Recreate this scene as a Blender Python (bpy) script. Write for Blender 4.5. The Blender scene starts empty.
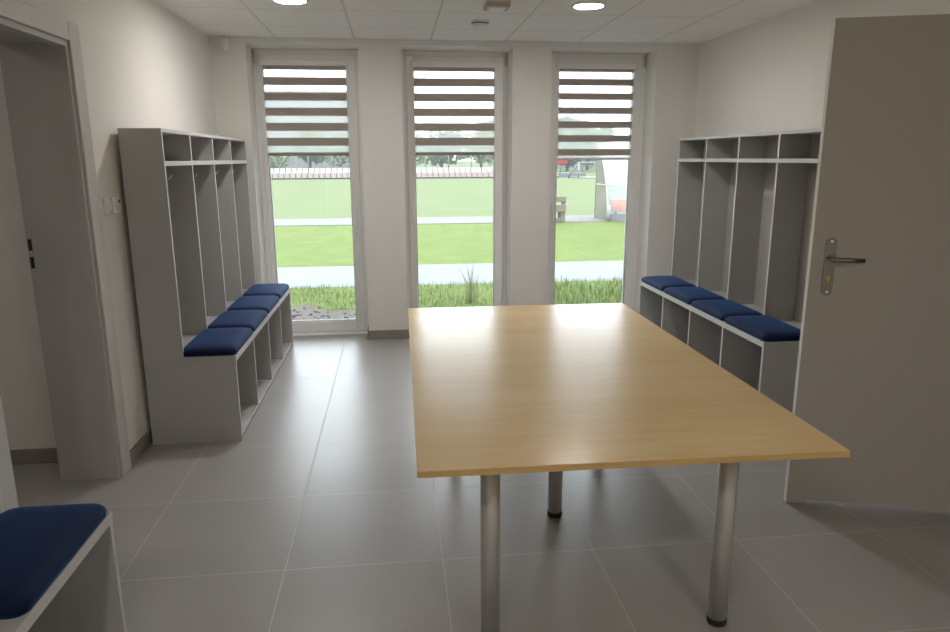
import bpy, bmesh, math, random
from mathutils import Vector, Matrix
random.seed(7)
sc = bpy.context.scene
COL = sc.collection
PI = math.pi

# ------------------------------------------------------------------ materials
def new_mat(name):
    m = bpy.data.materials.new(name); m.use_nodes = True
    nt = m.node_tree; nt.nodes.clear()
    out = nt.nodes.new('ShaderNodeOutputMaterial')
    return m, nt, out

def N(nt, kind, **kw):
    n = nt.nodes.new(kind)
    for k, v in kw.items():
        if hasattr(n, k) and k not in ('inputs',): setattr(n, k, v)
    return n

def pbr(name, col, rough=0.5, metal=0.0, spec=0.5, var=0.0, scale=8.0, bump=0.0, bscale=200.0, sheen=0.0, stretch=None, tint=None):
    m, nt, out = new_mat(name)
    b = N(nt, 'ShaderNodeBsdfPrincipled')
    b.inputs['Base Color'].default_value = (*col, 1)
    b.inputs['Roughness'].default_value = rough
    b.inputs['Metallic'].default_value = metal
    b.inputs['Specular IOR Level'].default_value = spec
    if sheen:
        b.inputs['Sheen Weight'].default_value = sheen
        b.inputs['Sheen Roughness'].default_value = 0.4
        if tint: b.inputs['Sheen Tint'].default_value = (*tint, 1)
    nt.links.new(b.outputs[0], out.inputs[0])
    tc = N(nt, 'ShaderNodeTexCoord')
    src = tc.outputs['Object']
    if stretch:
        mp = N(nt, 'ShaderNodeMapping'); mp.inputs['Scale'].default_value = stretch
        nt.links.new(src, mp.inputs[0]); src = mp.outputs[0]
    if var:
        no = N(nt, 'ShaderNodeTexNoise'); no.inputs['Scale'].default_value = scale; no.inputs['Detail'].default_value = 5
        nt.links.new(src, no.inputs['Vector'])
        mx = N(nt, 'ShaderNodeMix', data_type='RGBA')
        mx.inputs[6].default_value = (*[c*(1-var) for c in col], 1)
        mx.inputs[7].default_value = (*[min(1, c*(1+var)) for c in col], 1)
        nt.links.new(no.outputs['Fac'], mx.inputs[0]); nt.links.new(mx.outputs[2], b.inputs['Base Color'])
    if bump:
        n2 = N(nt, 'ShaderNodeTexNoise'); n2.inputs['Scale'].default_value = bscale; n2.inputs['Detail'].default_value = 3
        nt.links.new(src, n2.inputs['Vector'])
        bp = N(nt, 'ShaderNodeBump'); bp.inputs['Strength'].default_value = bump; bp.inputs['Distance'].default_value = 0.002
        nt.links.new(n2.outputs['Fac'], bp.inputs['Height']); nt.links.new(bp.outputs[0], b.inputs['Normal'])
    return m

def emit(name, col, s):
    m, nt, out = new_mat(name)
    e = N(nt, 'ShaderNodeEmission'); e.inputs[0].default_value = (*col, 1); e.inputs[1].default_value = s
    nt.links.new(e.outputs[0], out.inputs[0]); return m

def glass_mat(name):
    m, nt, out = new_mat(name)
    t = N(nt, 'ShaderNodeBsdfTransparent'); t.inputs[0].default_value = (.95, .97, .96, 1)
    g = N(nt, 'ShaderNodeBsdfGlossy'); g.inputs['Roughness'].default_value = 0.0
    f = N(nt, 'ShaderNodeFresnel'); f.inputs[0].default_value = 1.45
    mx = N(nt, 'ShaderNodeMixShader')
    nt.links.new(f.outputs[0], mx.inputs[0]); nt.links.new(t.outputs[0], mx.inputs[1]); nt.links.new(g.outputs[0], mx.inputs[2])
    nt.links.new(mx.outputs[0], out.inputs[0]); return m

def sheer_mat(name, col, clear, transl=0.7):
    m, nt, out = new_mat(name)
    t = N(nt, 'ShaderNodeBsdfTransparent')
    d = N(nt, 'ShaderNodeBsdfDiffuse'); d.inputs[0].default_value = (*col, 1)
    tr = N(nt, 'ShaderNodeBsdfTranslucent'); tr.inputs[0].default_value = (*col, 1)
    m1 = N(nt, 'ShaderNodeMixShader'); m1.inputs[0].default_value = transl
    nt.links.new(d.outputs[0], m1.inputs[1]); nt.links.new(tr.outputs[0], m1.inputs[2])
    m2 = N(nt, 'ShaderNodeMixShader'); m2.inputs[0].default_value = clear
    nt.links.new(m1.outputs[0], m2.inputs[1]); nt.links.new(t.outputs[0], m2.inputs[2])
    nt.links.new(m2.outputs[0], out.inputs[0]); return m

def grid_mat(name, tile, line, ox, oy, size, lw, rough, var=0.1, vscale=1.6, bump=0.0, spec=0.5, lrough=0.6):
    """square tiles with thin joints, laid out in world metres"""
    m, nt, out = new_mat(name)
    b = N(nt, 'ShaderNodeBsdfPrincipled'); nt.links.new(b.outputs[0], out.inputs[0])
    b.inputs['Specular IOR Level'].default_value = spec
    geo = N(nt, 'ShaderNodeNewGeometry'); sep = N(nt, 'ShaderNodeSeparateXYZ'); nt.links.new(geo.outputs['Position'], sep.inputs[0])
    def M(op, a, bb=None, c=None):
        n = N(nt, 'ShaderNodeMath', operation=op)
        for i, v in enumerate((a, bb, c)):
            if v is None: continue
            if isinstance(v, (int, float)): n.inputs[i].default_value = v
            else: nt.links.new(v, n.inputs[i])
        return n.outputs[0]
    masks = []; cells = []
    for ax, o in ((0, ox), (1, oy)):
        s = M('DIVIDE', M('SUBTRACT', sep.outputs[ax], o), size)
        fr = M('FRACT', M('ADD', s, 100.0)); cells.append(M('FLOOR', s))
        d = M('ABSOLUTE', M('SUBTRACT', fr, 0.5))
        masks.append(M('GREATER_THAN', d, 0.5 - lw/size/2))
    mask = M('MAXIMUM', masks[0], masks[1])
    comb = N(nt, 'ShaderNodeCombineXYZ'); nt.links.new(cells[0], comb.inputs[0]); nt.links.new(cells[1], comb.inputs[1])
    wn = N(nt, 'ShaderNodeTexWhiteNoise', noise_dimensions='3D'); nt.links.new(comb.outputs[0], wn.inputs[0])
    off = N(nt, 'ShaderNodeVectorMath', operation='MULTIPLY_ADD')
    nt.links.new(wn.outputs['Color'], off.inputs[0]); off.inputs[1].default_value = (9, 9, 9); nt.links.new(geo.outputs['Position'], off.inputs[2])
    no = N(nt, 'ShaderNodeTexNoise'); no.inputs['Scale'].default_value = vscale; no.inputs['Detail'].default_value = 6; no.inputs['Roughness'].default_value = .5
    nt.links.new(off.outputs[0], no.inputs['Vector'])
    mx = N(nt, 'ShaderNodeMix', data_type='RGBA'); 
    mx.inputs[6].default_value = (*[c*(1-var) for c in tile], 1); mx.inputs[7].default_value = (*[c*(1+var) for c in tile], 1)
    nt.links.new(no.outputs['Fac'], mx.inputs[0])
    m2 = N(nt, 'ShaderNodeMix', data_type='RGBA'); m2.inputs[7].default_value = (*line, 1)
    nt.links.new(mask, m2.inputs[0]); nt.links.new(mx.outputs[2], m2.inputs[6]); nt.links.new(m2.outputs[2], b.inputs['Base Color'])
    rr = M('MULTIPLY_ADD', no.outputs['Fac'], 0.05, rough-0.025)
    rm = N(nt, 'ShaderNodeMix', data_type='FLOAT'); nt.links.new(mask, rm.inputs[0]); nt.links.new(rr, rm.inputs[2]); rm.inputs[3].default_value = lrough
    nt.links.new(rm.outputs[0], b.inputs['Roughness'])
    bp = N(nt, 'ShaderNodeBump'); bp.inputs['Strength'].default_value = 0.4; bp.inputs['Distance'].default_value = 0.001
    h = M('SUBTRACT', M('MULTIPLY', no.outputs['Fac'], bump), mask)
    nt.links.new(h, bp.inputs['Height']); nt.links.new(bp.outputs[0], b.inputs['Normal'])
    return m

def wood_mat(name):
    m, nt, out = new_mat(name)
    b = N(nt, 'ShaderNodeBsdfPrincipled'); nt.links.new(b.outputs[0], out.inputs[0])
    tc = N(nt, 'ShaderNodeTexCoord')
    mp = N(nt, 'ShaderNodeMapping'); mp.inputs['Scale'].default_value = (1.3, 22, 22); nt.links.new(tc.outputs['Object'], mp.inputs[0])
    n1 = N(nt, 'ShaderNodeTexNoise'); n1.inputs['Scale'].default_value = 2.2; n1.inputs['Detail'].default_value = 7; n1.inputs['Distortion'].default_value = .6
    nt.links.new(mp.outputs[0], n1.inputs['Vector'])
    mp2 = N(nt, 'ShaderNodeMapping'); mp2.inputs['Scale'].default_value = (.8, 3.5, 3.5); nt.links.new(tc.outputs['Object'], mp2.inputs[0])
    n2 = N(nt, 'ShaderNodeTexNoise'); n2.inputs['Scale'].default_value = 1.6; n2.inputs['Detail'].default_value = 3; nt.links.new(mp2.outputs[0], n2.inputs['Vector'])
    ad = N(nt, 'ShaderNodeMath', operation='MULTIPLY_ADD'); ad.inputs[1].default_value = .5
    nt.links.new(n2.outputs['Fac'], ad.inputs[0]); 
    hf = N(nt, 'ShaderNodeMath', operation='MULTIPLY'); hf.inputs[1].default_value = .5; nt.links.new(n1.outputs['Fac'], hf.inputs[0]); nt.links.new(hf.outputs[0], ad.inputs[2])
    cr = N(nt, 'ShaderNodeValToRGB'); nt.links.new(ad.outputs[0], cr.inputs[0])
    cr.color_ramp.elements[0].position = .3; cr.color_ramp.elements[0].color = (.73, .52, .245, 1)
    cr.color_ramp.elements[1].position = .7; cr.color_ramp.elements[1].color = (.84, .635, .335, 1)
    nt.links.new(cr.outputs[0], b.inputs['Base Color'])
    b.inputs['Roughness'].default_value = .235; b.inputs['Specular IOR Level'].default_value = .36
    return m

WALL = pbr('wall_paint', (.82, .80, .765), .9, var=.02, scale=3, bump=.12, bscale=350, spec=.2)
CEIL = grid_mat('ceiling_tiles', (.88, .87, .855), (.68, .67, .655), -.877, 5.41, .6, .014, .95, var=.03, vscale=30, bump=.2, spec=.1, lrough=.8)
FLOOR = grid_mat('floor_tiles', (.372, .361, .348), (.54, .52, .49), -1.0522, 2.4351, .6, .0045, .325, var=.10, vscale=2.0, bump=.15, spec=.5)
SKIRT = pbr('skirting_tile', (0.2750, 0.2500, 0.2120), .5, var=.12, scale=5)
PVC = pbr('window_pvc', (.86, .855, .84), .35, var=.02)
GASKET = pbr('gasket_grey', (0.3400, 0.3400, 0.3400), .6, var=.1)
GLASS = glass_mat('window_glass')
TAUPE = sheer_mat('blind_taupe', (.45, .41, .36), 0.0, .06)
SHEER = sheer_mat('blind_sheer', (.85, .85, .83), .45)
RAILM = pbr('blind_rail', (.30, .27, .24), .4, var=.05)
CASS = pbr('blind_cassette', (.84, .835, .82), .4, var=.02)
LAM = pbr('grey_laminate', (.45, .445, .435), .5, var=.03, scale=40, spec=.35)
EDGE = pbr('grey_edge_band', (.62, .61, .59), .45, var=.02)
BACKP = pbr('locker_back_board', (.42, .40, .37), .6, var=.03)
VELVET = pbr('navy_velvet', (0.0024, 0.0094, 0.0435), .75, var=.18, scale=14, bump=.3, bscale=600, spec=.2, sheen=.45, tint=(.10, .26, .70))
WOOD = wood_mat('oak_laminate')
WEDGE = pbr('oak_edge_band', (0.6000, 0.4000, 0.1600), .45, var=.15, scale=3, stretch=(1, 8, 30))
STEEL = pbr('brushed_steel', (.62, .61, .59), .40, .55, var=.06, scale=60, stretch=(1, 1, .05))
DKSTEEL = pbr('satin_nickel', (0.3000, 0.2850, 0.2500), .3, 1.0, var=.05, scale=40)
CHROME = pbr('chrome', (.72, .72, .72), .12, 1.0, var=.02)
BLACK = pbr('black_plastic', (.012, .012, .012), .5, var=.1)
DOORM = pbr('door_laminate', (0.4800, 0.4550, 0.4100), .55, var=.02, scale=20, spec=.3)
DOOREDGE = pbr('door_edge', (.62, .60, .56), .5, var=.02)
CASING = pbr('door_casing_laminate', (.56, .55, .52), .5, var=.02, spec=.3)
JAMB = pbr('door_frame_laminate', (0.4400, 0.4300, 0.4100), .5, var=.02, spec=.3)
PLASTW = pbr('white_plastic', (.84, .83, .81), .4, var=.02)
HINGE = pbr('hinge_grey', (.62, .61, .59), .4, .5, var=.02)
BRASS = pbr('brass', (.65, .45, .10), .3, 1.0, var=.05)
LAMP = emit('lamp_glow', (1.0, .945, .89), 82)
FILLV = emit('fill_glow_behind_viewer', (1.0, .92, .85), 80)
FILLC = emit('fill_glow_corridor', (1.0, .92, .85), 22)
CONC = pbr('pale_concrete', (0.1350, 0.1410, 0.1500), .9, var=.10, scale=6, bump=.2, bscale=60)
LAWN = pbr('lawn', (0.0920, 0.1220, 0.0360), .95, var=.28, scale=2.3, spec=.1, bump=.5, bscale=30)
PITCH = pbr('pitch_turf', (0.1020, 0.1270, 0.0620), .95, var=.14, scale=.5, spec=.1)
SOIL = pbr('soil', (0.0620, 0.0530, 0.0440), .95, var=.75, scale=22, bump=1, bscale=40)
BLADE = pbr('grass_blade', (0.1300, 0.1750, 0.0500), .7, var=.4, scale=3)
BLADE2 = pbr('tall_grass_blade', (0.1700, 0.1900, 0.0750), .7, var=.3, scale=5)
LEAFM = pbr('tree_leaf', (0.0882, 0.1363, 0.0523), .8, var=.4, scale=.6)  # both leaf greens lightened: distance haze put into the colour
LEAFM2 = pbr('tree_leaf_pale', (0.1385, 0.1796, 0.0693), .8, var=.4, scale=.6)
BARK = pbr('bark', (0.0727, 0.0641, 0.0554), .9, var=.3)
SEATW = pbr('white_seat_plastic', (0.2968, 0.2968, 0.2915), .5, var=.04)
SEATP = pbr('faded_red_seat_plastic', (0.2100, 0.1650, 0.1500), .5, var=.10)
CONC2 = pbr('beige_gravel', (.118, .113, .106), .9, var=.1, scale=5)
GALV = pbr('galvanised_wire', (0.1375, 0.1418, 0.1469), .5, .3, var=.05)
MESHM = sheer_mat('chainlink_mesh', (.20, .21, .22), .72, .2)
REND = pbr('pale_render', (0.1856, 0.1817, 0.1798), .9, var=.06, scale=.4)
RENDG = pbr('grey_render', (0.1310, 0.1310, 0.1366), .9, var=.06, scale=.4)
PANE = pbr('far_window_pane', (.12, .13, .15), .2, var=.1)
ROOFM = pbr('grey_roof', (0.0821, 0.0778, 0.0778), .8, var=.1)
POLY = sheer_mat('polycarbonate', (0.5141, 0.5630, 0.6120), .68, .55)
POLYW = pbr('white_shelter_panel', (0.3267, 0.3267, 0.3194), .5, var=.03)
POLYB = sheer_mat('side_panel_film', (0.2700, 0.2700, 0.2250), .30, .5)
ORANGE = pbr('orange_seat_plastic', (0.6200, 0.1700, 0.0200), .5, var=.08)
WHITEM = pbr('white_tube', (0.1922, 0.1922, 0.1922), .4, var=.03)
PALEWOOD = pbr('weathered_wood', (0.1282, 0.1145, 0.0914), .8, var=.2, scale=6, stretch=(1, 6, 6))
RED = pbr('red_banner', (0.1922, 0.0324, 0.0274), .6, var=.1)

# ------------------------------------------------------------------ mesh helpers
def box(bm, x0, x1, y0, y1, z0, z1, mi=0, bev=0.0, seg=1):
    a = [min(x0, x1), max(x0, x1)], [min(y0, y1), max(y0, y1)], [min(z0, z1), max(z0, z1)]
    v = [bm.verts.new((a[0][i], a[1][j], a[2][k])) for i in (0, 1) for j in (0, 1) for k in (0, 1)]
    F = []
    for q in ((0, 1, 3, 2), (4, 6, 7, 5), (0, 4, 5, 1), (2, 3, 7, 6), (0, 2, 6, 4), (1, 5, 7, 3)):
        f = bm.faces.new([v[i] for i in q]); f.material_index = mi; F.append(f)
    if bev:
        es = list({e for f in F for e in f.edges})
        r = bmesh.ops.bevel(bm, geom=es, offset=bev, segments=seg, affect='EDGES', profile=.5)
        for f in r['faces']: f.material_index = mi
    return F          # order: -X, +X, -Y, +Y, -Z, +Z

def tube(bm, a, b, r0, r1=None, n=20, mi=0, cap=True):
    a, b = Vector(a), Vector(b); r1 = r0 if r1 is None else r1
    q = (b-a).to_track_quat('Z', 'Y')
    A = [bm.verts.new(a + q @ Vector((r0*math.cos(t), r0*math.sin(t), 0))) for t in [2*PI*i/n for i in range(n)]]
    B = [bm.verts.new(b + q @ Vector((r1*math.cos(t), r1*math.sin(t), 0))) for t in [2*PI*i/n for i in range(n)]]
    for i in range(n):
        f = bm.faces.new((A[i], A[(i+1) % n], B[(i+1) % n], B[i])); f.smooth = True; f.material_index = mi
    if cap:
        f = bm.faces.new(A[::-1]); f.material_index = mi; f = bm.faces.new(B); f.material_index = mi

def polytube(bm, pts, r, n=12, mi=0):
    pts = [Vector(p) for p in pts]; rings = []
    for i, p in enumerate(pts):
        d = (pts[min(i+1, len(pts)-1)] - pts[max(i-1, 0)]).normalized()
        q = d.to_track_quat('Z', 'Y')
        rings.append([bm.verts.new(p + q @ Vector((r*math.cos(2*PI*k/n), r*math.sin(2*PI*k/n), 0))) for k in range(n)])
    for A, B in zip(rings, rings[1:]):
        # match twist
        best = min(range(n), key=lambda s: (A[0].co - B[s].co).length)
        B[:] = B[best:] + B[:best]
        for k in range(n):
            f = bm.faces.new((A[k], A[(k+1) % n], B[(k+1) % n], B[k])); f.smooth = True; f.material_index = mi
    bm.faces.new(rings[0][::-1]).material_index = mi; bm.faces.new(rings[-1]).material_index = mi

def lathe(bm, prof, cx=0, cy=0, n=32, mi=0):
    """prof = [(r, z)...]"""
    rings = []
    for r, z in prof:
        rings.append([bm.verts.new((cx, cy, z))] if r < 1e-6 else [bm.verts.new((cx + r*math.cos(2*PI*k/n), cy + r*math.sin(2*PI*k/n), z)) for k in range(n)])
    for A, B in zip(rings, rings[1:]):
        for k in range(n):
            vs = [A[k % len(A)], A[(k+1) % len(A)], B[(k+1) % len(B)], B[k % len(B)]]
            u = []
            for w in vs:
                if w not in u: u.append(w)
            if len(u) > 2:
                f = bm.faces.new(u); f.smooth = True; f.material_index = mi

def prism(bm, pts, axis, t0, t1, mi=0):
    """extrude a 2D outline along an axis ('X': pts are (y,z); 'Y': pts are (x,z))"""
    P = (lambda t, p: (t, p[0], p[1])) if axis == 'X' else (lambda t, p: (p[0], t, p[1]))
    A = [bm.verts.new(P(t0, p)) for p in pts]; B = [bm.verts.new(P(t1, p)) for p in pts]
    n = len(pts)
    for i in range(n): bm.faces.new((A[i], A[(i+1) % n], B[(i+1) % n], B[i])).material_index = mi
    bm.faces.new(A[::-1]).material_index = mi; bm.faces.new(B).material_index = mi

def obj(name, bm, mats, parent=None, loc=None, fix=True):
    if fix: bmesh.ops.recalc_face_normals(bm, faces=bm.faces[:])
    me = bpy.data.meshes.new(name); bm.to_mesh(me); bm.free()
    for m in (mats if isinstance(mats, (list, tuple)) else [mats]): me.materials.append(m)
    o = bpy.data.objects.new(name, me); COL.objects.link(o)
    if loc: o.location = loc
    if parent: o.parent = parent
    return o

def BM(): return bmesh.new()

def tag(o, label, cat, group=None, kind=None):
    o['label'] = label; o['category'] = cat
    if group: o['group'] = group
    if kind: o['kind'] = kind
    return o

def thing(name, label, cat, loc=(0, 0, 0), rz=0, group=None):
    o = bpy.data.objects.new(name, None); COL.objects.link(o)
    o.location = loc; o.rotation_euler = (0, 0, rz); o.empty_display_size = .1
    return tag(o, label, cat, group)

def struct(name, bm, m, parent=None, label=None, cat=None):
    o = obj(name, bm, m, parent)
    if not parent:
        o['kind'] = 'structure'
        if label: o['label'] = label
        if cat: o['category'] = cat
    return o

def struct_root(name, label, cat, loc=(0, 0, 0), rz=0):
    o = thing(name, label, cat, loc, rz); o['kind'] = 'structure'; return o

def copy_tree(o, parent=None):
    c = o.copy(); COL.objects.link(c); c.parent = parent
    for ch in list(o.children): copy_tree(ch, c)
    return c

# ------------------------------------------------------------------ room dimensions
XL, XR = -1.374, 2.555           # left / right wall faces
YB, YF = 5.89, -1.6              # window wall face, wall behind the viewer
ZC = 2.44
YW, YO = 6.13, 6.32              # window frame plane, outer wall face
OPEN = [(-1.112, -.25), (.088, .985), (1.305, 2.195)]
GL = [(-1.036, -.365), (.188, .872), (1.425, 2.085)]
LINT = 2.392
DY0, DY1, DZ = 2.42, 3.362, 2.035   # doorway in the left wall
XLO = -1.632                        # far face of the left wall
RY0, RY1 = 1.52, 2.46               # doorway in the right wall

bm = BM(); box(bm, -3.6, 4.6, YF-.3, YO, -.12, 0)
struct('floor', bm, FLOOR, label='grey beige porcelain tile floor with pale joints', cat='floor')
bm = BM(); box(bm, -3.6, 4.6, YF-.3, YO, ZC, ZC+.25)
struct('ceiling', bm, CEIL, label='white suspended ceiling of square panels', cat='ceiling')

bm = BM()
box(bm, XLO, XL, DY1, YO, 0, ZC); box(bm, XLO, XL, DY0, DY1, DZ, ZC); box(bm, XLO, XL, YF, DY0, 0, ZC)
struct('wall_left', bm, WALL, label='white painted wall with a grey door frame', cat='wall')
bm = BM()
box(bm, XR, XR+.2, RY1, YO, 0, ZC); box(bm, XR, XR+.2, RY0, RY1, DZ, ZC); box(bm, XR, XR+.2, YF, RY0, 0, ZC)
struct('wall_right', bm, WALL, label='white painted wall behind the lockers by the open door', cat='wall')
bm = BM()
xs = [XL] + [v for o in OPEN for v in o] + [XR]
for i in range(0, len(xs), 2): box(bm, xs[i], xs[i+1], YB, YO, 0, ZC)
for a, b in OPEN: box(bm, a, b, YB, YO, LINT, ZC)
struct('wall_back', bm, WALL, label='white wall with three tall windows', cat='wall')
bm = BM(); box(bm, -3.6, 4.6, YF-.3, YF, 0, ZC); struct('wall_front', bm, WALL)
# neighbouring corridors, seen only through the doorways
bm = BM(); box(bm, -3.5, XLO, 3.57, 3.8, 0, ZC); box(bm, -3.6, -3.4, .6, 3.8, 0, ZC); box(bm, -3.5, XLO, .5, .7, 0, ZC)
struct('wall_corridor', bm, WALL, label='plain wall seen through the doorway', cat='wall')
bm = BM(); box(bm, XR+.2, 4.5, 3.0, 3.2, 0, ZC); box(bm, 4.3, 4.5, .6, 3.2, 0, ZC); box(bm, XR+.2, 4.5, .5, .7, 0, ZC)
struct('wall_hallway', bm, WALL)

# skirting
def skirt(name, boxes):
    bm = BM()
    for b in boxes: box(bm, *b, 0, .078, bev=.002)
    struct(name, bm, SKIRT, label='grey brown tile skirting along the wall foot', cat='skirting')
s = .011
skirt('baseboard_left', [(XL, XL+s, DY1+.09, YB), (XL, XL+s, YF, DY0-.09)])
skirt('baseboard_right', [(XR-s, XR, RY1+.06, YB), (XR-s, XR, YF, RY0-.06)])
bk = []
for i in range(0, len(xs), 2):
    bk.append((xs[i]-(s if i else 0), xs[i+1]+(s if i < 6 else 0), YB-s, YB))
    if i: bk.append((xs[i]-s, xs[i], YB, YW-.002))
    if i < 6: bk.append((xs[i+1], xs[i+1]+s, YB, YW-.002))
skirt('baseboard_back', bk)
skirt('baseboard_corridor', [(-3.4, XLO, 3.57-s, 3.57)])

# ------------------------------------------------------------------ windows
def ring(bm, x0, x1, z0, z1, w0, w1, y0, y1, wt=None, wb=None, bev=.003):
    wt = w0 if wt is None else wt; wb = w0 if wb is None else wb
    box(bm, x0, x0+w0, y0, y1, z0, z1, bev=bev); box(bm, x1-w1, x1, y0, y1, z0, z1, bev=bev)
    box(bm, x0+w0, x1-w1, y0, y1, z1-wt, z1, bev=bev); box(bm, x0+w0, x1-w1, y0, y1, z0, z0+wb, bev=bev)

ZG0, ZG1 = .118, 2.266
wl = ['tall white window beside the left lockers', 'tall white window in the middle of the wall', 'tall white window beside the right lockers']
for i, ((a, b), (g0, g1)) in enumerate(zip(OPEN, GL)):
    w = struct_root('window_%d' % (i+1), wl[i], 'window', ((a+b)/2, YW, 0))
    cx = (a+b)/2
    bm = BM(); ring(bm, a-cx, b-cx, 0.0, LINT, .045, .045, 0.012, .085, wt=.05, wb=.035)
    obj('window_frame', bm, PVC, w)
    bm = BM(); ring(bm, a+.036-cx, b-.036-cx, .028, LINT-.04, g0-a-.036, b-.036-g1, 0, .07, wt=LINT-.04-ZG1, wb=ZG0-.028, bev=.006)
    obj('sash_frame', bm, PVC, w)
    bm = BM(); ring(bm, g0-.003-cx, g1+.003-cx, ZG0-.003, ZG1+.003, .007, .007, .012, .05, bev=0)
    obj('glazing_gasket', bm, GASKET, w)
    bm = BM(); box(bm, g0-cx, g1-cx, .034, .040, ZG0, ZG1)
    obj('glass', bm, GLASS, w)
    bm = BM(); box(bm, a-cx+.005, b-cx-.005, -.06, .012, 0, .012, bev=.003)
    obj('threshold', bm, PVC, w)
    # lever handle, on the side opposite the hinges
    side = 1 if i == 0 else -1
    hx = (g1 + (b-.036-g1)*.45 if side > 0 else g0 - (g0-a-.036)*.45) - cx
    zc = 1.10
    bm = BM(); box(bm, hx-.014, hx+.014, -.010, .001, zc-.035, zc+.035, bev=.004, seg=2)
    hp = obj('handle_plate', bm, PVC, w)
    bm = BM(); tube(bm, (hx, -.004, zc), (hx, -.045, zc), .009); box(bm, hx-.010, hx+.010, -.056, -.040, zc-.125, zc+.013, bev=.006, seg=2)
    obj('handle', bm, PVC, w)
    for hz in (LINT-.065, .14, 1.2):
        hxx = (a+.014 if side > 0 else b-.016) - cx
        bm = BM(); tube(bm, (hxx-.006, -.004, hz-.05), (hxx-.006, -.004, hz+.05), .004, n=12); tube(bm, (hxx+.008, -.004, hz-.05), (hxx+.008, -.004, hz+.05), .003, n=12); box(bm, hxx-.010, hxx+.009, -.002, .014, hz-.04, hz+.04)
        obj('hinge', bm, HINGE if hz > 2 else PVC, w)

# day-night roller blinds fixed to the sashes
bl = ['striped taupe day and night blind on the window beside the left lockers', 'striped taupe day and night blind on the middle window',
      'striped taupe day and night blind on the window beside the right lockers']
BOT = [1.546, 1.546, 1.502]
for i, (g0, g1) in enumerate(GL):
    cx = (g0+g1)/2; hw = (g1-g0)/2
    t = thing('roller_blind', bl[i], 'blind', (cx, YW, BOT[i]), 0, 'striped blinds on the tall windows')
    zb = BOT[i]
    bm = BM(); box(bm, -hw-.022, hw+.022, -.030, -.001, ZG1-.004-zb, ZG1+.046-zb, bev=.008, seg=3)
    box(bm, -hw-.026, -hw-.022, -.031, -.001, ZG1-.006-zb, ZG1+.048-zb); box(bm, hw+.022, hw+.026, -.031, -.001, ZG1-.006-zb, ZG1+.048-zb)
    obj('cassette', bm, CASS, t)
    for sx in (-1, 1):
        bm = BM(); box(bm, sx*(hw-.002), sx*(hw+.012), -.012, -.001, -.0, ZG1-.004-zb); obj('guide_rail', bm, CASS, t)
    per = .1205 if i < 2 else .117; dk = .0645 if i < 2 else .056
    z = ZG1 - (.092 if i < 2 else .085)
    bands = [(ZG1-(.036 if i < 2 else .030), ZG1)]
    while z - dk*.6 > zb + .03:
        bands.append((max(z-dk, zb+.02), z)); z -= per
    bm = BM(); zz = ZG1 + .01
    for lo, hi in bands:
        hi = min(hi, zz); 
        if zz - hi > .002:
            v = [bm.verts.new(p) for p in ((-hw+.002, -.006, hi-zb), (hw-.002, -.006, hi-zb), (hw-.002, -.006, zz-zb), (-hw+.002, -.006, zz-zb))]
            bm.faces.new(v).material_index = 1
        box(bm, -hw+.002, hw-.002, -.0068, -.0052, lo-zb, hi-zb, 0); zz = lo
    v = [bm.verts.new(p) for p in ((-hw+.002, -.006, .01), (hw-.002, -.006, .01), (hw-.002, -.006, zz-zb), (-hw+.002, -.006, zz-zb))]
    bm.faces.new(v).material_index = 1
    obj('fabric', bm, [TAUPE, SHEER], t)
    bm = BM(); box(bm, -hw+.001, hw-.001, -.014, 0.0, 0, .028 if i < 2 else .022, bev=.005, seg=2); obj('bottom_rail', bm, RAILM if i < 2 else CASS, t)

# ------------------------------------------------------------------ doors
# left doorway: lining, casing, striking plate
d = struct_root('door_1', 'grey door frame lining an open doorway', 'door frame', (XL, DY1, 0))
cw = .088
bm = BM()
L_ = lambda *a, **k: box(bm, a[0]-XL, a[1]-XL, a[2]-DY1, a[3]-DY1, a[4], a[5], **k)
L_(XLO-.012, XL+.004, DY1-.030, DY1, 0, DZ); L_(XLO-.012, XL+.004, DY0, DY0+.03, 0, DZ); L_(XLO-.012, XL+.004, DY0+.03, DY1-.03, DZ-.03, DZ)
L_(XL-.045, XL+.004, DY1-.042, DY1-.030, 0, DZ-.03); L_(XL-.045, XL+.004, DY0+.03, DY0+.042, 0, DZ-.03); L_(XL-.045, XL+.004, DY0+.042, DY1-.042, DZ-.042, DZ-.03)
obj('jamb_lining', bm, JAMB, d)
bm = BM()
for x0, x1 in ((XL+.0005, XL+.016), (XLO-.016, XLO-.0005)):
    L_(x0, x1, DY1-.018, DY1+cw, 0, DZ+.062, bev=.003); L_(x0, x1, DY0-cw, DY0+.018, 0, DZ+.062, bev=.003); L_(x0, x1, DY0+.018, DY1-.018, DZ-.018, DZ+.062, bev=.003)
obj('casing', bm, CASING, d)
bm = BM(); L_(XLO-.010, XLO+.016, DY1-.032, DY1-.0295, 1.0, 1.22); sp = obj('strike_plate', bm, JAMB, d)
for z in (1.122, 1.042):
    bm = BM(); L_(XLO-.006, XLO+.010, DY1-.0335, DY1-.0315, z, z+.052); obj('strike_hole', bm, BLACK, sp)

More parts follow.
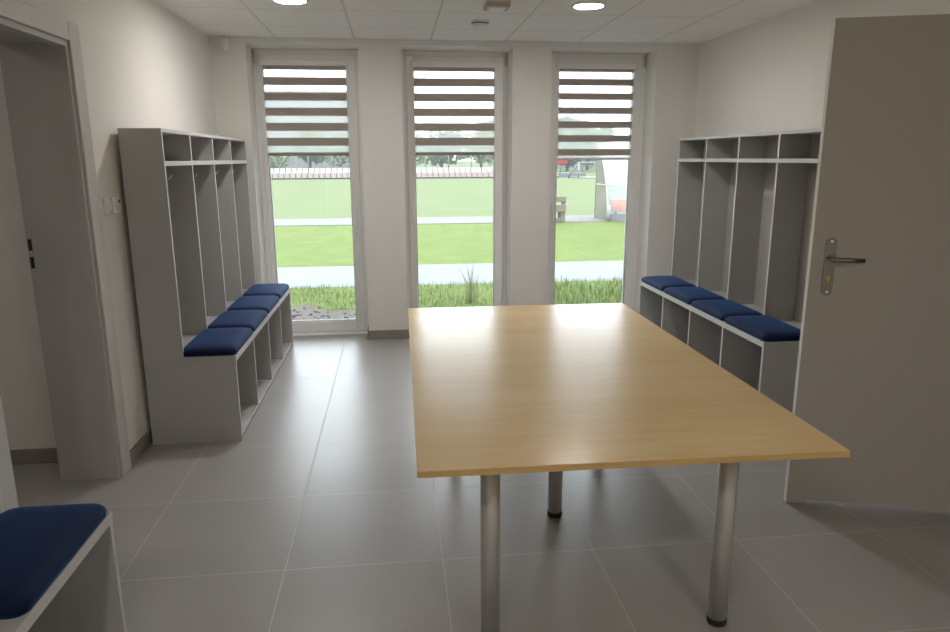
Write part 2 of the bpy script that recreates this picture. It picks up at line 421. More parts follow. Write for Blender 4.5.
# open door on the right
ang = math.atan2(2.455-2.70, 2.545-1.712)
d2 = struct_root('door_2', 'open grey door leaf with a lever handle', 'door', (1.712, 2.700, 0), ang)
LW = math.hypot(2.455-2.70, 2.545-1.712)
bm = BM()
F = box(bm, 0, LW, 0, .040, .026, 2.044); F[0].material_index = 1
F = box(bm, 0, .08, 0, .040, .004, .026); F[0].material_index = 1
obj('door_leaf', bm, [DOORM, DOOREDGE], d2)
px, pz = .072, 1.078
bm = BM()
n = 10; out = []
for k in range(n+1): t = PI*k/n; out.append((px+.021*math.cos(t), pz+.100+.021*math.sin(t)))
for k in range(n+1): t = PI+PI*k/n; out.append((px+.021*math.cos(t), pz-.100+.021*math.sin(t)))
prism(bm, out, 'Y', -.009, .001); 
bp_ = obj('handle_plate', bm, DKSTEEL, d2)
bm = BM()
for z in (pz+.105, pz-.105): tube(bm, (px, -.011, z), (px, -.008, z), .006, n=12)
obj('screw', bm, CHROME, bp_)
bm = BM(); tube(bm, (px, -.012, pz-.045), (px, -.009, pz-.045), .008, n=16); box(bm, px-.004, px+.004, -.0115, -.0085, pz-.066, pz-.045, bev=.001)
obj('key_cylinder', bm, BRASS, bp_)
bm = BM(); polytube(bm, [(px, -.009, pz+.034), (px, -.035, pz+.034), (px+.004, -.047, pz+.034), (px+.014, -.053, pz+.034), (px+.06, -.054, pz+.034), (px+.118, -.052, pz+.033)], .0095, 16)
tube(bm, (px, -.008, pz+.034), (px, -.016, pz+.034), .016, n=20)
obj('door_handle', bm, DKSTEEL, d2)
for z in (.25, 1.8):
    bm = BM(); tube(bm, (LW+.002, .05, z-.05), (LW+.002, .05, z+.05), .008, n=12); box(bm, LW-.03, LW, .0405, .043, z-.04, z+.04); obj('hinge', bm, DKSTEEL, d2)
d3 = struct_root('door_3', 'grey frame of the doorway in the right wall', 'door frame', (XR, RY1, 0))
bm = BM()
R_ = lambda *a: box(bm, a[0]-XR, a[1]-XR, a[2]-RY1, a[3]-RY1, a[4], a[5])
R_(XR+.045, XR+.2, RY1-.03, RY1, 0, DZ); R_(XR+.045, XR+.2, RY0, RY0+.03, 0, DZ); R_(XR+.045, XR+.2, RY0+.03, RY1-.03, DZ-.03, DZ)
obj('jamb_lining', bm, JAMB, d3)
bm = BM()
for x0, x1 in ((XR-.014, XR-.0005),):
    R_(x0, x1, RY1, RY1+.055, 0, DZ+.075); R_(x0, x1, RY0-.075, RY0+.018, 0, DZ+.075); R_(x0, x1, RY0+.018, RY1, DZ-.0, DZ+.075)
obj('casing', bm, JAMB, d3)

# ------------------------------------------------------------------ lockers with bench seats
LEN = 2.04; T = .018; DB = .475; DU = .205; HB = .490; HT = 1.672; ZS = 1.488
def panel(bm, x0, x1, y0, y1, z0, z1, face=1):
    F = box(bm, x0, x1, y0, y1, z0, z1); F[face].material_index = 1
def make_locker(label, loc, mirror=False, length=LEN, DU=DU, HB=HB):
    """local frame: back of the unit at x=0, front towards +x, runs along +y"""
    t = thing('bench_locker', label, 'locker', loc, 0, 'grey lockers with bench seats')
    sx = -1 if mirror else 1
    fi = 0 if mirror else 1
    def P(name, *a, mats=(LAM, EDGE)):
        bm = BM(); panel(bm, sx*a[0], sx*a[1], *a[2:], face=fi); return obj(name, bm, list(mats), t)
    # bench carcass
    P('bench_end_panel', 0, DB-.002, 0, T, 0, HB-.034); P('bench_end_panel', 0, DB-.002, length-T, length, 0, HB-.034)
    P('seat_board', 0, DB, 0, length, HB-.0335, HB)
    P('bottom_board', .003, DB-.010, T+.0005, length-T-.0005, .012, .030)
    P('bench_back_panel', .0, .004, T+.0005, length-T-.0005, .031, HB-.035, mats=(BACKP, BACKP))
    bay = (length-T)/4
    for k in (1, 2, 3): P('bench_divider', .005, DB-.006, k*bay, k*bay+T, .0305, HB-.034)
    # upper rack
    P('end_panel', 0, DU, 0, T, HB+.0005, HT-.0185); P('end_panel', 0, DU, length-T, length, HB+.0005, HT-.0185)
    P('top_board', 0, DU, 0, length, HT-.018, HT)
    P('shelf', .005, DU-.001, T+.0005, length-T-.0005, ZS, ZS+.024)
    P('back_panel', 0, .004, T+.0005, length-T-.0005, HB+.0005, HT-.0185, mats=(BACKP, BACKP))
    for k in (1, 2, 3):
        P('divider', .005, DU-.003, k*bay, k*bay+T, HB+.0005, ZS-.0005); P('shelf_divider', .005, DU-.003, k*bay, k*bay+T, ZS+.0245, HT-.0185)
    for k in ([] if mirror else range(4)):
        y = k*bay + T/2 + bay/2
        bm = BM(); c = sx*DU*.52
        tube(bm, (c, y, ZS), (c, y, ZS-.006), .016, n=16); tube(bm, (c, y, ZS-.004), (c, y, ZS-.028), .006, n=12)
        for q in (-1, 1):
            polytube(bm, [(c, y, ZS-.024), (c+q*.012, y, ZS-.054), (c+q*.026, y, ZS-.070), (c+q*.043, y, ZS-.066), (c+q*.052, y, ZS-.044)], .0055, 10)
        obj('coat_hook', bm, CHROME, t)
    return t
XBL = -1.347
make_locker('grey open locker with bench seat against the wall with the switches', (XBL, 3.735, 0))
XBR = 2.513
make_locker('grey open locker with bench seat partly hidden behind the open door', (XBR, 3.575, 0), mirror=True, length=2.03, HB=.508)
make_locker('grey bench seat in the dark corner by the empty doorway, cut by the frame', (XBL, 2.03-LEN, 0), DU=.175)

def cushion_mesh(wx, wy, h):
    bm = BM(); nx, ny = 22, 34
    def gx(i, n): 
        s = -1 + 2*i/n; return math.copysign(1-(1-abs(s))**1.7, s)
    def rnd(u, v):      # rounded corners in plan
        r = .035; x, y = u*wx/2, v*wy/2
        cxx, cyy = wx/2-r, wy/2-r
        if abs(x) > cxx and abs(y) > cyy:
            dx, dy = abs(x)-cxx, abs(y)-cyy; m = max(dx, dy); l = math.hypot(dx, dy)
            if l > 0: dx, dy = dx*m/l, dy*m/l
            x, y = math.copysign(cxx+dx, x), math.copysign(cyy+dy, y)
        return x, y
    rows = []
    for i in range(nx+1):
        row = []
        for j in range(ny+1):
            u, v = gx(i, nx), gx(j, ny)
            e = max(0, (1-abs(u)**7)*(1-abs(v)**9))
            z = h*(.30 + .70*e**.42) + .006*(1-u*u)*(1-v*v)
            x, y = rnd(u, v)
            row.append(bm.verts.new((x, y, z)))
        rows.append(row)
    for i in range(nx):
        for j in range(ny):
            bm.faces.new((rows[i][j], rows[i+1][j], rows[i+1][j+1], rows[i][j+1])).smooth = True
    rim = [rows[i][0] for i in range(nx+1)] + [rows[nx][j] for j in range(1, ny+1)] + [rows[i][ny] for i in range(nx-1, -1, -1)] + [rows[0][j] for j in range(ny-1, 0, -1)]
    low = [bm.verts.new((v.co.x*.985, v.co.y*.985, 0)) for v in rim]
    for k in range(len(rim)): bm.faces.new((rim[k], low[k], low[(k+1) % len(rim)], rim[(k+1) % len(rim)])).smooth = True
    bm.faces.new(low)
    return bm
cw_ = .292
c0 = obj('seat_cushion', cushion_mesh(cw_, .508, .046), VELVET)
first = True
def put_cushion(x, y, label, group, hb=HB):
    global first
    c = c0 if first else c0.copy()
    if not first: COL.objects.link(c)
    first = False
    c.location = (x, y, hb+.0005); tag(c, label, 'cushion', group)
pos = ['at the empty doorway end', 'second from the empty doorway end', 'second from the window end', 'at the window end']
for k in range(4):
    put_cushion(XBL+DB-.005-cw_/2+.004, 3.735+.255+k*.510, 'navy velvet cushion on the bench below the switches wall, '+pos[k], 'navy cushions on the bench by the switches')
pos = ['at the open door end', 'second from the open door end', 'second from the window end', 'at the window end']
for k in range(4):
    put_cushion(XBR-DB+.005+cw_/2-.004, 3.575+.254+k*.5075, 'navy velvet cushion on the bench behind the table, '+pos[k], 'navy cushions on the bench behind the table', .508)
put_cushion(XBL+DB-.005-cw_/2+.004, 2.03-.256, 'very dark navy cushion on the cropped bench', None)

# ------------------------------------------------------------------ table
TZ = .735
TCX, TCY, TRZ = .6400, 2.672, math.radians(-.5)
tb = thing('table', 'large rectangular pale oak table on steel tube legs', 'table', (TCX, TCY, 0), TRZ)
TL, TWd = 2.02, 1.186
# the grain runs along the local x axis of the top, laid across the room
bm = BM(); box(bm, -TWd/2+.001, TWd/2-.001, -TL/2+.001, TL/2-.001, TZ-.019, TZ, bev=.0015, seg=2)
obj('tabletop', bm, WOOD, tb)
bm = BM()
for a in ((-TWd/2, -TWd/2+.001, -TL/2, TL/2), (TWd/2-.001, TWd/2, -TL/2, TL/2), (-TWd/2+.001, TWd/2-.001, -TL/2, -TL/2+.001), (-TWd/2+.001, TWd/2-.001, TL/2-.001, TL/2)):
    box(bm, *a, TZ-.0185, TZ-.001)
obj('edge_band', bm, WEDGE, tb)
for (x, y) in ((-.366, -.720), (.400, -.716), (.016, .050), (-.366, .720), (.400, .720)):
    bm = BM(); tube(bm, (x, y, .022), (x, y, TZ-.0255), .0305, n=32)
    lg = obj('leg', bm, STEEL, tb)
    bm = BM(); lathe(bm, [(0, 0), (.030, 0), (.0325, .004), (.0325, .020), (.031, .0225), (0, .0225)], x, y); obj('foot', bm, BLACK, lg)
    bm = BM(); lathe(bm, [(0, TZ-.0195), (.055, TZ-.0195), (.055, TZ-.024), (.036, TZ-.029), (.0306, TZ-.029)], x, y); obj('mounting_plate', bm, STEEL, lg)

# ------------------------------------------------------------------ wall and ceiling fittings
def plate(name, label, cat, y, z, w, h):
    return thing(name, label, cat, (XL, y, z))
t = plate('light_switch', 'white light switch plate between the door frame and the locker', 'light switch', 3.562, 1.300, .08, .082)
bm = BM(); box(bm, 0.0, .008, -.040, .040, -.041, .041, bev=.003, seg=2); obj('switch_plate', bm, PLASTW, t)
bm = BM(); box(bm, .0078, .012, -.030, .030, -.031, .031, bev=.002, seg=2); rk = obj('rocker', bm, PLASTW, t)
bm = BM(); box(bm, .0119, .0126, .000, .018, -.024, -.020); obj('marker', bm, pbr('grey_mark', (.25, .24, .22), .6, var=.05), rk)
t = plate('thermostat', 'white thermostat with a dark sensor hugging the locker side', 'thermostat', 3.652, 1.300, .08, .08)
bm = BM(); box(bm, 0.0, .012, -.041, .041, -.041, .041, bev=.004, seg=2); obj('housing', bm, PLASTW, t)
bm = BM(); box(bm, .0119, .017, .004, .036, -.030, .034, bev=.003, seg=2); obj('cover', bm, PLASTW, t)
bm = BM(); box(bm, .0169, .0185, .016, .030, .012, .026, bev=.002); obj('sensor', bm, BLACK, t)
bm = BM(); tube(bm, (.0119, -.020, .0), (.013, -.020, .0), .003, n=10); obj('indicator', bm, BLACK, t)

t = thing('motion_detector', 'small white motion detector high in the room corner', 'motion detector', (-1.262, YB, 2.385))
bm = BM(); box(bm, -.030, .030, -.012, 0, -.045, .045, bev=.004, seg=2); obj('bracket', bm, PLASTW, t)
bm = BM()
lathe(bm, [(0, -.055), (.018, -.052), (.026, -.040), (.034, -.010), (.034, .030), (.030, .044), (0, .046)], 0, -.040, 20)
obj('housing', bm, PLASTW, t)
bm = BM(); lathe(bm, [(0, -.0555), (.014, -.0550), (.021, -.047), (.0265, -.041)], 0, -.0405, 20); obj('lens', bm, CASS, t)

def lamp(x, y, label, mat=None):
    t = thing('ceiling_lamp', label, 'ceiling lamp', (x, y, ZC), 0, 'round recessed ceiling lamps')
    bm = BM(); lathe(bm, [(.088, -.0005), (.108, -.0005), (.110, -.004), (.104, -.010), (.090, -.012), (.088, -.008)], 0, 0, 40)
    obj('trim_ring', bm, PLASTW, t)
    bm = BM(); lathe(bm, [(0, -.0085), (.089, -.0085), (.089, -.0015), (0, -.0015)], 0, 0, 40); obj('diffuser', bm, mat or LAMP, t)
lamp(-.577, 4.52, 'round lit ceiling lamp above the bench by the doorway side')
lamp(1.223, 4.50, 'round lit ceiling lamp above the table')
for y in (-.3,):
    for x in (-.577, 1.223): lamp(x, y, 'round unseen fill lamp added behind the viewer', FILLV)  # unseen lamps added behind the viewer to brighten the room
lamp(-2.5, 2.3, 'round unseen fill lamp added in the corridor', FILLC)  # unseen lamp added to lift the corridor brightness
t = thing('smoke_detector', 'round white smoke detector on the ceiling near the middle window', 'smoke detector', (.620, 5.08, ZC))
bm = BM(); lathe(bm, [(0, -.0005), (.062, -.0005), (.062, -.016), (0, -.016)], 0, 0, 32); obj('mounting_base', bm, PLASTW, t)
bm = BM(); lathe(bm, [(.060, -.016), (.060, -.021), (.0, -.021)], 0, 0, 32); obj('vent_slot', bm, BLACK, t)
bm = BM(); lathe(bm, [(.0, -.021), (.058, -.021), (.054, -.034), (.034, -.046), (0, -.048)], 0, 0, 32); obj('sensing_dome', bm, PLASTW, t)
t = thing('emergency_light', 'small beige square ceiling fitting between the two lit lamps', 'ceiling fitting', (.655, 4.52, ZC))
bm = BM(); box(bm, -.075, .075, -.075, .075, -.030, 0, bev=.006, seg=2); obj('housing', bm, pbr('beige_plastic', (.50, .46, .40), .5, var=.03), t)
bm = BM(); box(bm, -.05, .05, -.05, .05, -.034, -.0299, bev=.003, seg=2); obj('lens', bm, CASS, t)

# ------------------------------------------------------------------ outside
ZG = -.10
def flat(name, x0, x1, y0, y1, z0, z1, m, label, cat):
    bm = BM(); box(bm, x0, x1, y0, y1, z0, z1); return struct(name, bm, m, label=label, cat=cat)
flat('ground_strip', -14, 16, YO, 8.95, ZG-.3, ZG, SOIL, 'bare soil strip outside the windows', 'ground')
bm = BM()
n_ = 120; a_ = []; 
for k in range(n_+1):
    x = -14 + 30*k/n_; e = 7.75 if x < .2 else (7.35 if x < 1.7 else 6.95); a_.append((x, e + .18*math.sin(x*4.1) + .1*math.sin(x*11)))
va = [bm.verts.new((x, y, ZG+.012)) for x, y in a_]; vb = [bm.verts.new((x, 8.949, ZG+.012)) for x, y in a_]
vc = [bm.verts.new((x, y-.06, ZG-.01)) for x, y in a_]
for k in range(n_): bm.faces.new((va[k], va[k+1], vb[k+1], vb[k])); bm.faces.new((vc[k], vc[k+1], va[k+1], va[k]))
struct('turf_strip', bm, LAWN, label='patchy turf between the bare soil and the path', cat='ground')
flat('path', -30, 40, 8.95, 10.75, ZG-.3, ZG+.015, CONC, 'pale concrete path outside the windows', 'path')
flat('lawn', -40, 50, 10.75, 17.7, ZG-.3, ZG, LAWN, 'green lawn beyond the path', 'lawn')
flat('kerb_path', -45, 55, 17.7, 19.7, ZG-.3, ZG+.015, CONC2, 'narrow pale path across the grass', 'path')
flat('pitch', -160, 200, 19.7, 400, ZG-.3, ZG, PITCH, 'pale green sports pitch', 'field')

# grass on the strip
def blades(bm, x0, x1, y0, y1, n, h, w, dens=None):
    for _ in range(n):
        x, y = random.uniform(x0, x1), random.uniform(y0, y1)
        if dens and random.random() > dens(x, y): continue
        a = random.uniform(0, 2*PI); hh = h*random.uniform(.4, 1.2); l = hh*random.uniform(.1, .7)
        dx, dy = math.cos(a), math.sin(a); ww = w*random.uniform(.6, 1.2)
        p0 = bm.verts.new((x-dy*ww, y+dx*ww, ZG-.005)); p1 = bm.verts.new((x+dy*ww, y-dx*ww, ZG-.005))
        q0 = bm.verts.new((x-dy*ww*.7+dx*l*.4, y+dx*ww*.7+dy*l*.4, ZG+hh*.6)); q1 = bm.verts.new((x+dy*ww*.7+dx*l*.4, y-dx*ww*.7+dy*l*.4, ZG+hh*.6))
        tp = bm.verts.new((x+dx*l, y+dy*l, ZG+hh))
        bm.faces.new((p0, p1, q1, q0)); bm.faces.new((q0, q1, tp))
bm = BM()
def dens(x, y):
    edge = 7.75 if x < .2 else (7.35 if x < 1.7 else 6.95)
    edge += .18*math.sin(x*4.1) + .1*math.sin(x*11)
    return min(1, max(.03, (y-edge+.15)/.3))*(.8+.2*math.sin(x*5+y*3))
blades(bm, -3.2, 5.2, 6.5, 9.0, 26000, .075, .0035, dens)
blades(bm, 1.6, 4.6, 6.9, 8.7, 4200, .15, .006, lambda x, y: .55+.45*math.sin(x*7)*math.sin(y*5+x))
tag(obj('grass', bm, BLADE, fix=False), 'loose green grass and weeds growing on the soil strip', 'grass', kind='stuff')
bm = BM()
rc = random.Random(5)
for _ in range(900):
    x, y, r_ = rc.uniform(-2.6, 3.6), rc.uniform(6.45, 7.85), rc.uniform(.006, .022)
    m_ = Matrix.Translation((x, y, ZG+r_*.25)) @ Matrix.Rotation(rc.uniform(0, 6), 4, 'Z') @ Matrix.Diagonal((r_*rc.uniform(.8, 1.7), r_*rc.uniform(.7, 1.3), r_*.7, 1))
    bmesh.ops.create_icosphere(bm, subdivisions=1, radius=1, matrix=m_)
tag(obj('gravel', bm, SOIL), 'loose clods and pebbles on the bare soil below the windows', 'gravel', kind='stuff')
bm = BM()
for _ in range(34):
    a = random.uniform(0, 2*PI); h = random.uniform(.30, .66); l = random.uniform(.03, .24); w = .005
    x, y = random.uniform(-.06, .06), random.uniform(-.06, .06); dx, dy = math.cos(a), math.sin(a)
    pv = None
    for k in range(5):
        f = k/4; c = Vector((x+dx*l*f*f, y+dy*l*f*f, h*(f-.18*f*f*f))); ww = w*(1-f*.9)
        cur = (bm.verts.new(c+Vector((-dy*ww, dx*ww, 0))), bm.verts.new(c-Vector((-dy*ww, dx*ww, 0))))
        if pv: bm.faces.new((pv[0], pv[1], cur[1], cur[0]))
        pv = cur
tag(obj('grass_tuft', bm, BLADE2, loc=(.84, 7.75, ZG), fix=False), 'tall pale grass tuft outside the middle window', 'grass tuft')

# seating stand and its seats, across the pitch
SY = 58.0
st = thing('seating_stand', 'low concrete stand carrying two rows of seats across the pitch', 'stand', (3, SY, ZG))
bm = BM(); box(bm, -13.4, 13.2, 0.02, .898, 0, .02); obj('front_tier', bm, CONC, st)
bm = BM(); box(bm, -13.4, 13.2, .9, 2.2, 0, .38); obj('rear_tier', bm, CONC, st)
def seat_bm():
    bm = BM()
    prof = [(-.22, .02), (-.20, .0), (.12, -.02), (.19, .03), (.26, .36), (.23, .37), (.155, .07), (.10, .02), (-.19, .04), (-.22, .05)]
    prism(bm, [(p[0], p[1]*1.15+.07) for p in prof], 'X', -.19, .19)
    return bm
def seat(mat, label, grp, rear):
    t = thing('stadium_seat', label, 'seat', (0, 0, 0), 0, grp)
    obj('seat_shell', seat_bm(), mat, t)
    bm = BM(); box(bm, -.03, .03, .02, .12, 0, .045); box(bm, -.03, .03, .12, .20, 0.0, .02); obj('bracket', bm, GALV, t)
    return t
def row(y, z, x0, n, mats, label, grp):
    protos = [seat(m, label if not isinstance(label, list) else label[i], grp, 0) for i, m in enumerate(mats)]
    used = set()
    for k in range(n):
        i = 0 if len(mats) == 1 or (k*7+k//3) % 5 else 1
        t = protos[i] if i not in used else copy_tree(protos[i]); used.add(i)
        t.location = (x0+k*.46, y, z)
row(SY+.32, ZG+.0205, -9.9, 52, [SEATP], 'pinkish white plastic stadium seat in the front row across the pitch', 'front row of stadium seats')
row(SY+1.22, ZG+.3805, -9.9, 52, [SEATW], 'white plastic stadium seat in the rear row across the pitch', 'rear row of stadium seats')

# fence beyond the pitch
FY = 74.0
fc = thing('mesh_fence', 'tall grey wire mesh fence beyond the pitch', 'fence', (0, FY, ZG))
bm = BM(); v = [bm.verts.new(p) for p in ((-30, .04, 0.05), (44, .04, .05), (44, .04, 3.6), (-30, .04, 3.6))]; bm.faces.new(v); obj('mesh_panel', bm, MESHM, fc)
for k in range(32):
    bm = BM(); x = -30 + k*2.38; tube(bm, (x, 0, 0), (x, 0, 3.7), .06, n=8); obj('post', bm, WHITEM, fc)
for x, s_ in ((9.5, 1), (13.0, -1), (-12, 1), (24, -1)):
    bm = BM(); tube(bm, (x, -.05, .1), (x+s_*2.2, -.05, 3.2), .05, n=8); obj('brace', bm, WHITEM, fc)
bm = BM(); tube(bm, (-30, 0, 3.65), (44, 0, 3.65), .04, n=8); obj('rail', bm, WHITEM, fc)
t = thing('banner', 'red banner hanging on the fence beyond the small goal', 'banner', (17.6, FY-.078, ZG+.98))
bm = BM(); box(bm, -1.9, .75, -.01, .01, 0, .75); obj('cloth', bm, RED, t)

# trees
def tree_parts(seed, h, r, mat):
    rnd = random.Random(seed); bm = BM()
    blobs = [(rnd.gauss(0, r*.42), rnd.gauss(0, r*.42), h*rnd.uniform(.35, .92), r*rnd.uniform(.30, .55)) for _ in range(14)]
    for bx_, by_, bz_, br_ in blobs:
        for _ in range(130):
            th, ph = rnd.uniform(0, 2*PI), math.acos(rnd.uniform(-1, 1)); rr = br_*rnd.uniform(.75, 1.05)
            c = Vector((bx_+rr*math.sin(ph)*math.cos(th), by_+rr*math.sin(ph)*math.sin(th), bz_+rr*.85*math.cos(ph)))
            u = Vector((rnd.gauss(0, 1), rnd.gauss(0, 1), rnd.gauss(0, 1))).normalized(); w = u.orthogonal().normalized(); s_ = r*rnd.uniform(.07, .13)
            bm.faces.new([bm.verts.new(c + u*s_*a + w*s_*.6*b) for a, b in ((-1, 0), (0, -1), (1, 0), (0, 1))])
    return bm
def tree(x, y, h, r, mat, seed, label):
    t = thing('tree', label, 'tree', (x, y, ZG), 0, 'trees behind the fence')
    obj('crown', tree_parts(seed, h, r, mat), mat, t, fix=False)
    bm = BM(); polytube(bm, [(0, 0, 0), (.1, 0, h*.3), (-.05, .1, h*.6)], r*.06, 10); obj('trunk', bm, BARK, t)
TR = [(-22, 90, 5.5, 3.2, LEAFM), (-15.2, 84, 4.6, 2.8, LEAFM2), (-10.5, 92, 5.0, 3.0, LEAFM), (-5, 86, 4.2, 2.6, LEAFM2), (2.2, 83, 3.6, 2.6, LEAFM2), (6.0, 90, 5.2, 3.2, LEAFM), (10.3, 84, 4.6, 2.8, LEAFM2), (14.2, 92, 5.6, 3.4, LEAFM), (21.0, 85, 4.4, 3.2, LEAFM), (26, 94, 6.0, 3.4, LEAFM), (34.5, 87, 5.0, 3.0, LEAFM2)]
LBT = ['dark tree behind the fence, end of the line by the pale building', 'light green tree behind the fence, in front of the pale building', 'dark tree behind the fence by the grey gable', 'light green tree behind the fence, next to the grey gable',
       'light green bush behind the fence, seen left in the middle window', 'dark tree behind the fence, in the middle window centre', 'light green tree behind the braced fence posts', 'dark tree behind the braced fence, edge of the middle window',
       'dark tree behind the red banner', 'tall dark tree above the small goal', 'light green tree behind the team shelter']
for i, ((x, y, h, r, m), lb) in enumerate(zip(TR, LBT)): tree(x, y, h, r, m, 40+i, lb)

# far buildings
def building(name, label, x, y, w, d, h, m, rows, cols, roof):
    t = thing(name, label, 'building', (x, y, ZG))
    bm = BM(); box(bm, -w/2, w/2, 0, d, 0, h); obj('wall', bm, m, t)
    bm = BM()
    if roof: prism(bm, [(-w/2-.4, h+.01), (w/2+.4, h+.01), (0, h+roof)], 'Y', -.4, d+.4)
    else: box(bm, -w/2-.15, w/2+.15, -.15, d+.15, h+.005, h+.35)
    obj('roof', bm, ROOFM if roof else m, t)
    for r in range(rows):
        for c in range(cols):
            cx = -w/2 + (c+.5)*w/cols; cz = 1.2 + r*(h-.6)/rows
            bm = BM(); ring(bm, cx-.8, cx+.8, cz, cz+1.5, .1, .1, -.06, -.002, bev=0); f = obj('window', bm, WHITEM, t)
            bm = BM(); box(bm, cx-.7, cx+.7, -.03, -.005, cz+.1, cz+1.4); obj('pane', bm, PANE, f)
building('apartment_building', 'long pale flat-roofed building behind the trees', -16.0, 112, 21, 10, 11.3, REND, 3, 7, 0)
building('house', 'small grey gabled house beyond the fence', -1.0, 104, 7, 7, 3.2, RENDG, 1, 2, 2.0)
building('house', 'pale low house beyond the fence behind the goal', 27, 110, 12, 8, 5.4, REND, 1, 4, 2.6)

# small goal
t = thing('football_goal', 'white football goal near the fence', 'goal', (15.55, 56.0, ZG), 0)
def bar(nm, a, b, par=t, r=.055):
    bm = BM(); tube(bm, a, b, r, n=10); return obj(nm, bm, WHITEM, par)
bar('post', (-.75, 0, 0), (-.75, 0, 1.25)); bar('post', (2.25, 0, 0), (2.25, 0, 1.25)); bar('crossbar', (-.75, 0, 1.25), (2.25, 0, 1.25)); bar('ground_bar', (-.75, 0, .05), (2.25, 0, .05))
bar('side_bar', (-.75, 0, 1.25), (-1.25, 1.4, .05)); bar('side_bar', (2.25, 0, 1.25), (1.75, 1.4, .05)); bar('rear_bar', (-1.25, 1.4, .05), (1.75, 1.4, .05))

# team shelter
dg = thing('team_shelter', 'white curved team shelter with orange seats beside the pitch', 'shelter', (5.47, 17.72, ZG))
W = 4.6
prof = [(0, .02), (.02, .45), (.11, .75), (.27, 1.02), (.55, 1.38), (.82, 1.65), (1.10, 1.87), (1.40, 2.02)]
def shell(bm, pts, x0, x1, th=.012):
    for (a, b) in zip(pts, pts[1:]):
        pass
    A = [[bm.verts.new((x, p[0], p[1])) for p in pts] for x in (x0, x1)]
    B = [[bm.verts.new((x, p[0]+th, p[1]-th*.3)) for p in pts] for x in (x0, x1)]
    n = len(pts)
    for k in range(n-1):
        bm.faces.new((A[0][k], A[0][k+1], A[1][k+1], A[1][k])).smooth = True; bm.faces.new((B[0][k+1], B[0][k], B[1][k], B[1][k+1])).smooth = True
        bm.faces.new((A[0][k+1], A[0][k], B[0][k], B[0][k+1])); bm.faces.new((A[1][k], A[1][k+1], B[1][k+1], B[1][k]))
bm = BM(); prof = [(p[0]*.76, p[1]) for p in prof]
shell(bm, [(.166, .935)] + prof[3:], .0, W); obj('roof_shell', bm, POLYW, dg)
bm = BM(); shell(bm, [(.005, .20), (.015, .45), (.084, .75), (.161, .925)], .0, W); obj('back_panel', bm, POLY, dg)
bm = BM(); box(bm, 0, W, 0, .02, .0, .195); obj('kick_board', bm, CONC, dg)
for x in (0.0, W):
    bm = BM(); v = [bm.verts.new((x, p[0], p[1])) for p in prof] + [bm.verts.new((x, 1.065, .02))]; f = bm.faces.new(v)
    r = bmesh.ops.extrude_face_region(bm, geom=[f]); bmesh.ops.translate(bm, verts=[q for q in r['geom'] if isinstance(q, bmesh.types.BMVert)], vec=(-.01, 0, 0))
    obj('side_panel', bm, POLYB, dg)
    bm = BM(); polytube(bm, [(x, p[0]-.012, p[1]) for p in prof], .016, 8); obj('frame_hoop', bm, POLYW, dg)
    bm = BM(); tube(bm, (x, 1.085, 0), (x, 1.085, 2.02), .02, n=8); obj('front_post', bm, PALEWOOD, dg)
    bm = BM(); tube(bm, (x, .17, .93), (x, 1.065, .93), .016, n=8); obj('side_rail', bm, POLYW, dg)
bm = BM(); tube(bm, (.04, -.04, 0), (.04, -.04, .42), .045, n=12); obj('corner_post', bm, WHITEM, dg)
for k in range(8):
    bm = BM(); x = .12 + k*.56
    box(bm, x, x+.46, .26, .66, .36, .40, bev=.01); box(bm, x, x+.46, .17, .22, .24, .56, bev=.01); obj('seat', bm, ORANGE, dg)
bm = BM(); box(bm, .05, W-.05, .3, .36, .30, .355); box(bm, .3, .36, .3, .36, 0, .3); box(bm, W-.4, W-.34, .3, .36, 0, .3); obj('seat_beam', bm, GALV, dg)

# wooden bench by the narrow path
b_ = thing('garden_bench', 'weathered pale wooden bench beside the narrow path', 'bench', (3.72, 17.65, ZG))
def bp2(nm, *a):
    bm = BM(); box(bm, *a, bev=.006); obj(nm, bm, PALEWOOD, b_)
bp2('backrest', -.8, .64, -.03, .01, .52, .66); bp2('backrest', -.8, .64, -.03, .01, .27, .45)
for x in (-.75, .53): bp2('leg', x, x+.10, .0105, .08, 0, .66); bp2('leg', x, x+.10, .38, .45, 0, .32)
bp2('seat', -.8, .64, .082, .48, .325, .37)
bp2('stretcher', -.645, .525, .02, .06, .05, .12)

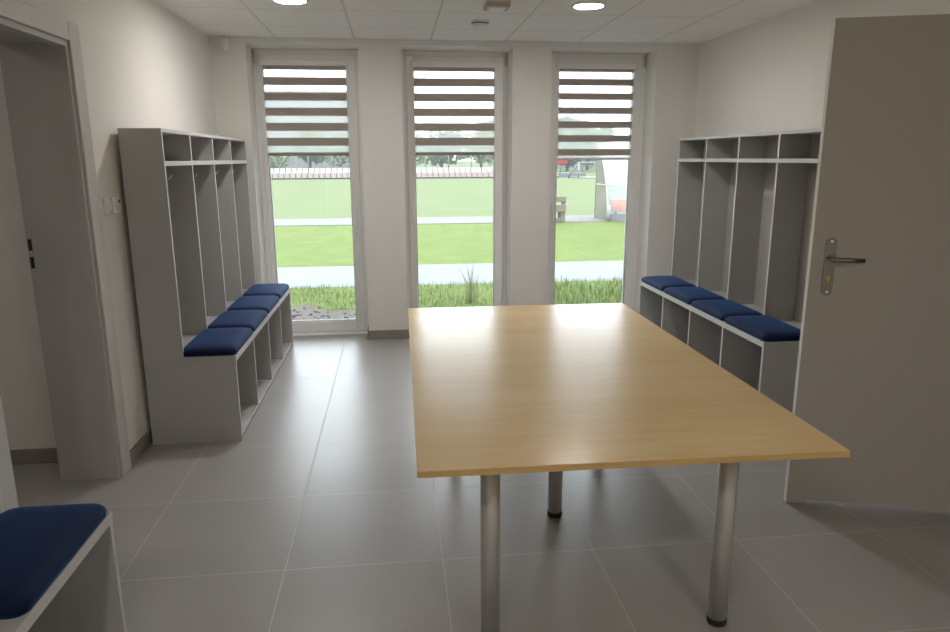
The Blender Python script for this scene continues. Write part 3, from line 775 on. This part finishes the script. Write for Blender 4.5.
# ------------------------------------------------------------------ sky, camera, settings
w = bpy.data.worlds.new('overcast_sky'); sc.world = w; w.use_nodes = True
nt = w.node_tree; nt.nodes.clear()
o = nt.nodes.new('ShaderNodeOutputWorld'); bg = nt.nodes.new('ShaderNodeBackground'); nt.links.new(bg.outputs[0], o.inputs[0])
tc = nt.nodes.new('ShaderNodeTexCoord'); sp_ = nt.nodes.new('ShaderNodeSeparateXYZ'); nt.links.new(tc.outputs['Generated'], sp_.inputs[0])
cr = nt.nodes.new('ShaderNodeValToRGB'); nt.links.new(sp_.outputs[2], cr.inputs[0])
cr.color_ramp.elements[0].position = 0.0; cr.color_ramp.elements[0].color = (.83, .90, .99, 1)
cr.color_ramp.elements[1].position = .8; cr.color_ramp.elements[1].color = (.93, .97, 1.05, 1)
nt.links.new(cr.outputs[0], bg.inputs[0]); bg.inputs[1].default_value = 3.25

yaw, pitch, roll, f, h = .1131954, .2225503, -.0036313, 697.311, 1.52115
fw = Vector((math.sin(yaw)*math.cos(pitch), math.cos(yaw)*math.cos(pitch), -math.sin(pitch)))
r0 = Vector((math.cos(yaw), -math.sin(yaw), 0)); u0 = r0.cross(fw)
r = r0*math.cos(roll) + u0*math.sin(roll); u = -r0*math.sin(roll) + u0*math.cos(roll)
cam = bpy.data.cameras.new('camera'); co = bpy.data.objects.new('camera', cam); COL.objects.link(co)
cam.sensor_width = 36; cam.lens = f*36/950; cam.clip_start = .02; cam.clip_end = 600
co.matrix_world = Matrix(((r.x, u.x, -fw.x, 0), (r.y, u.y, -fw.y, 0), (r.z, u.z, -fw.z, h), (0, 0, 0, 1)))
sc.camera = co

sc.view_settings.view_transform = 'Standard'; sc.view_settings.look = 'None'
sc.view_settings.exposure = 1.07; sc.view_settings.gamma = 1.0; sc.view_settings.use_curve_mapping = False
cy = sc.cycles
cy.use_denoising = True; cy.max_bounces = 14; cy.diffuse_bounces = 8; cy.glossy_bounces = 4; cy.transparent_max_bounces = 16
cy.sample_clamp_indirect = 8
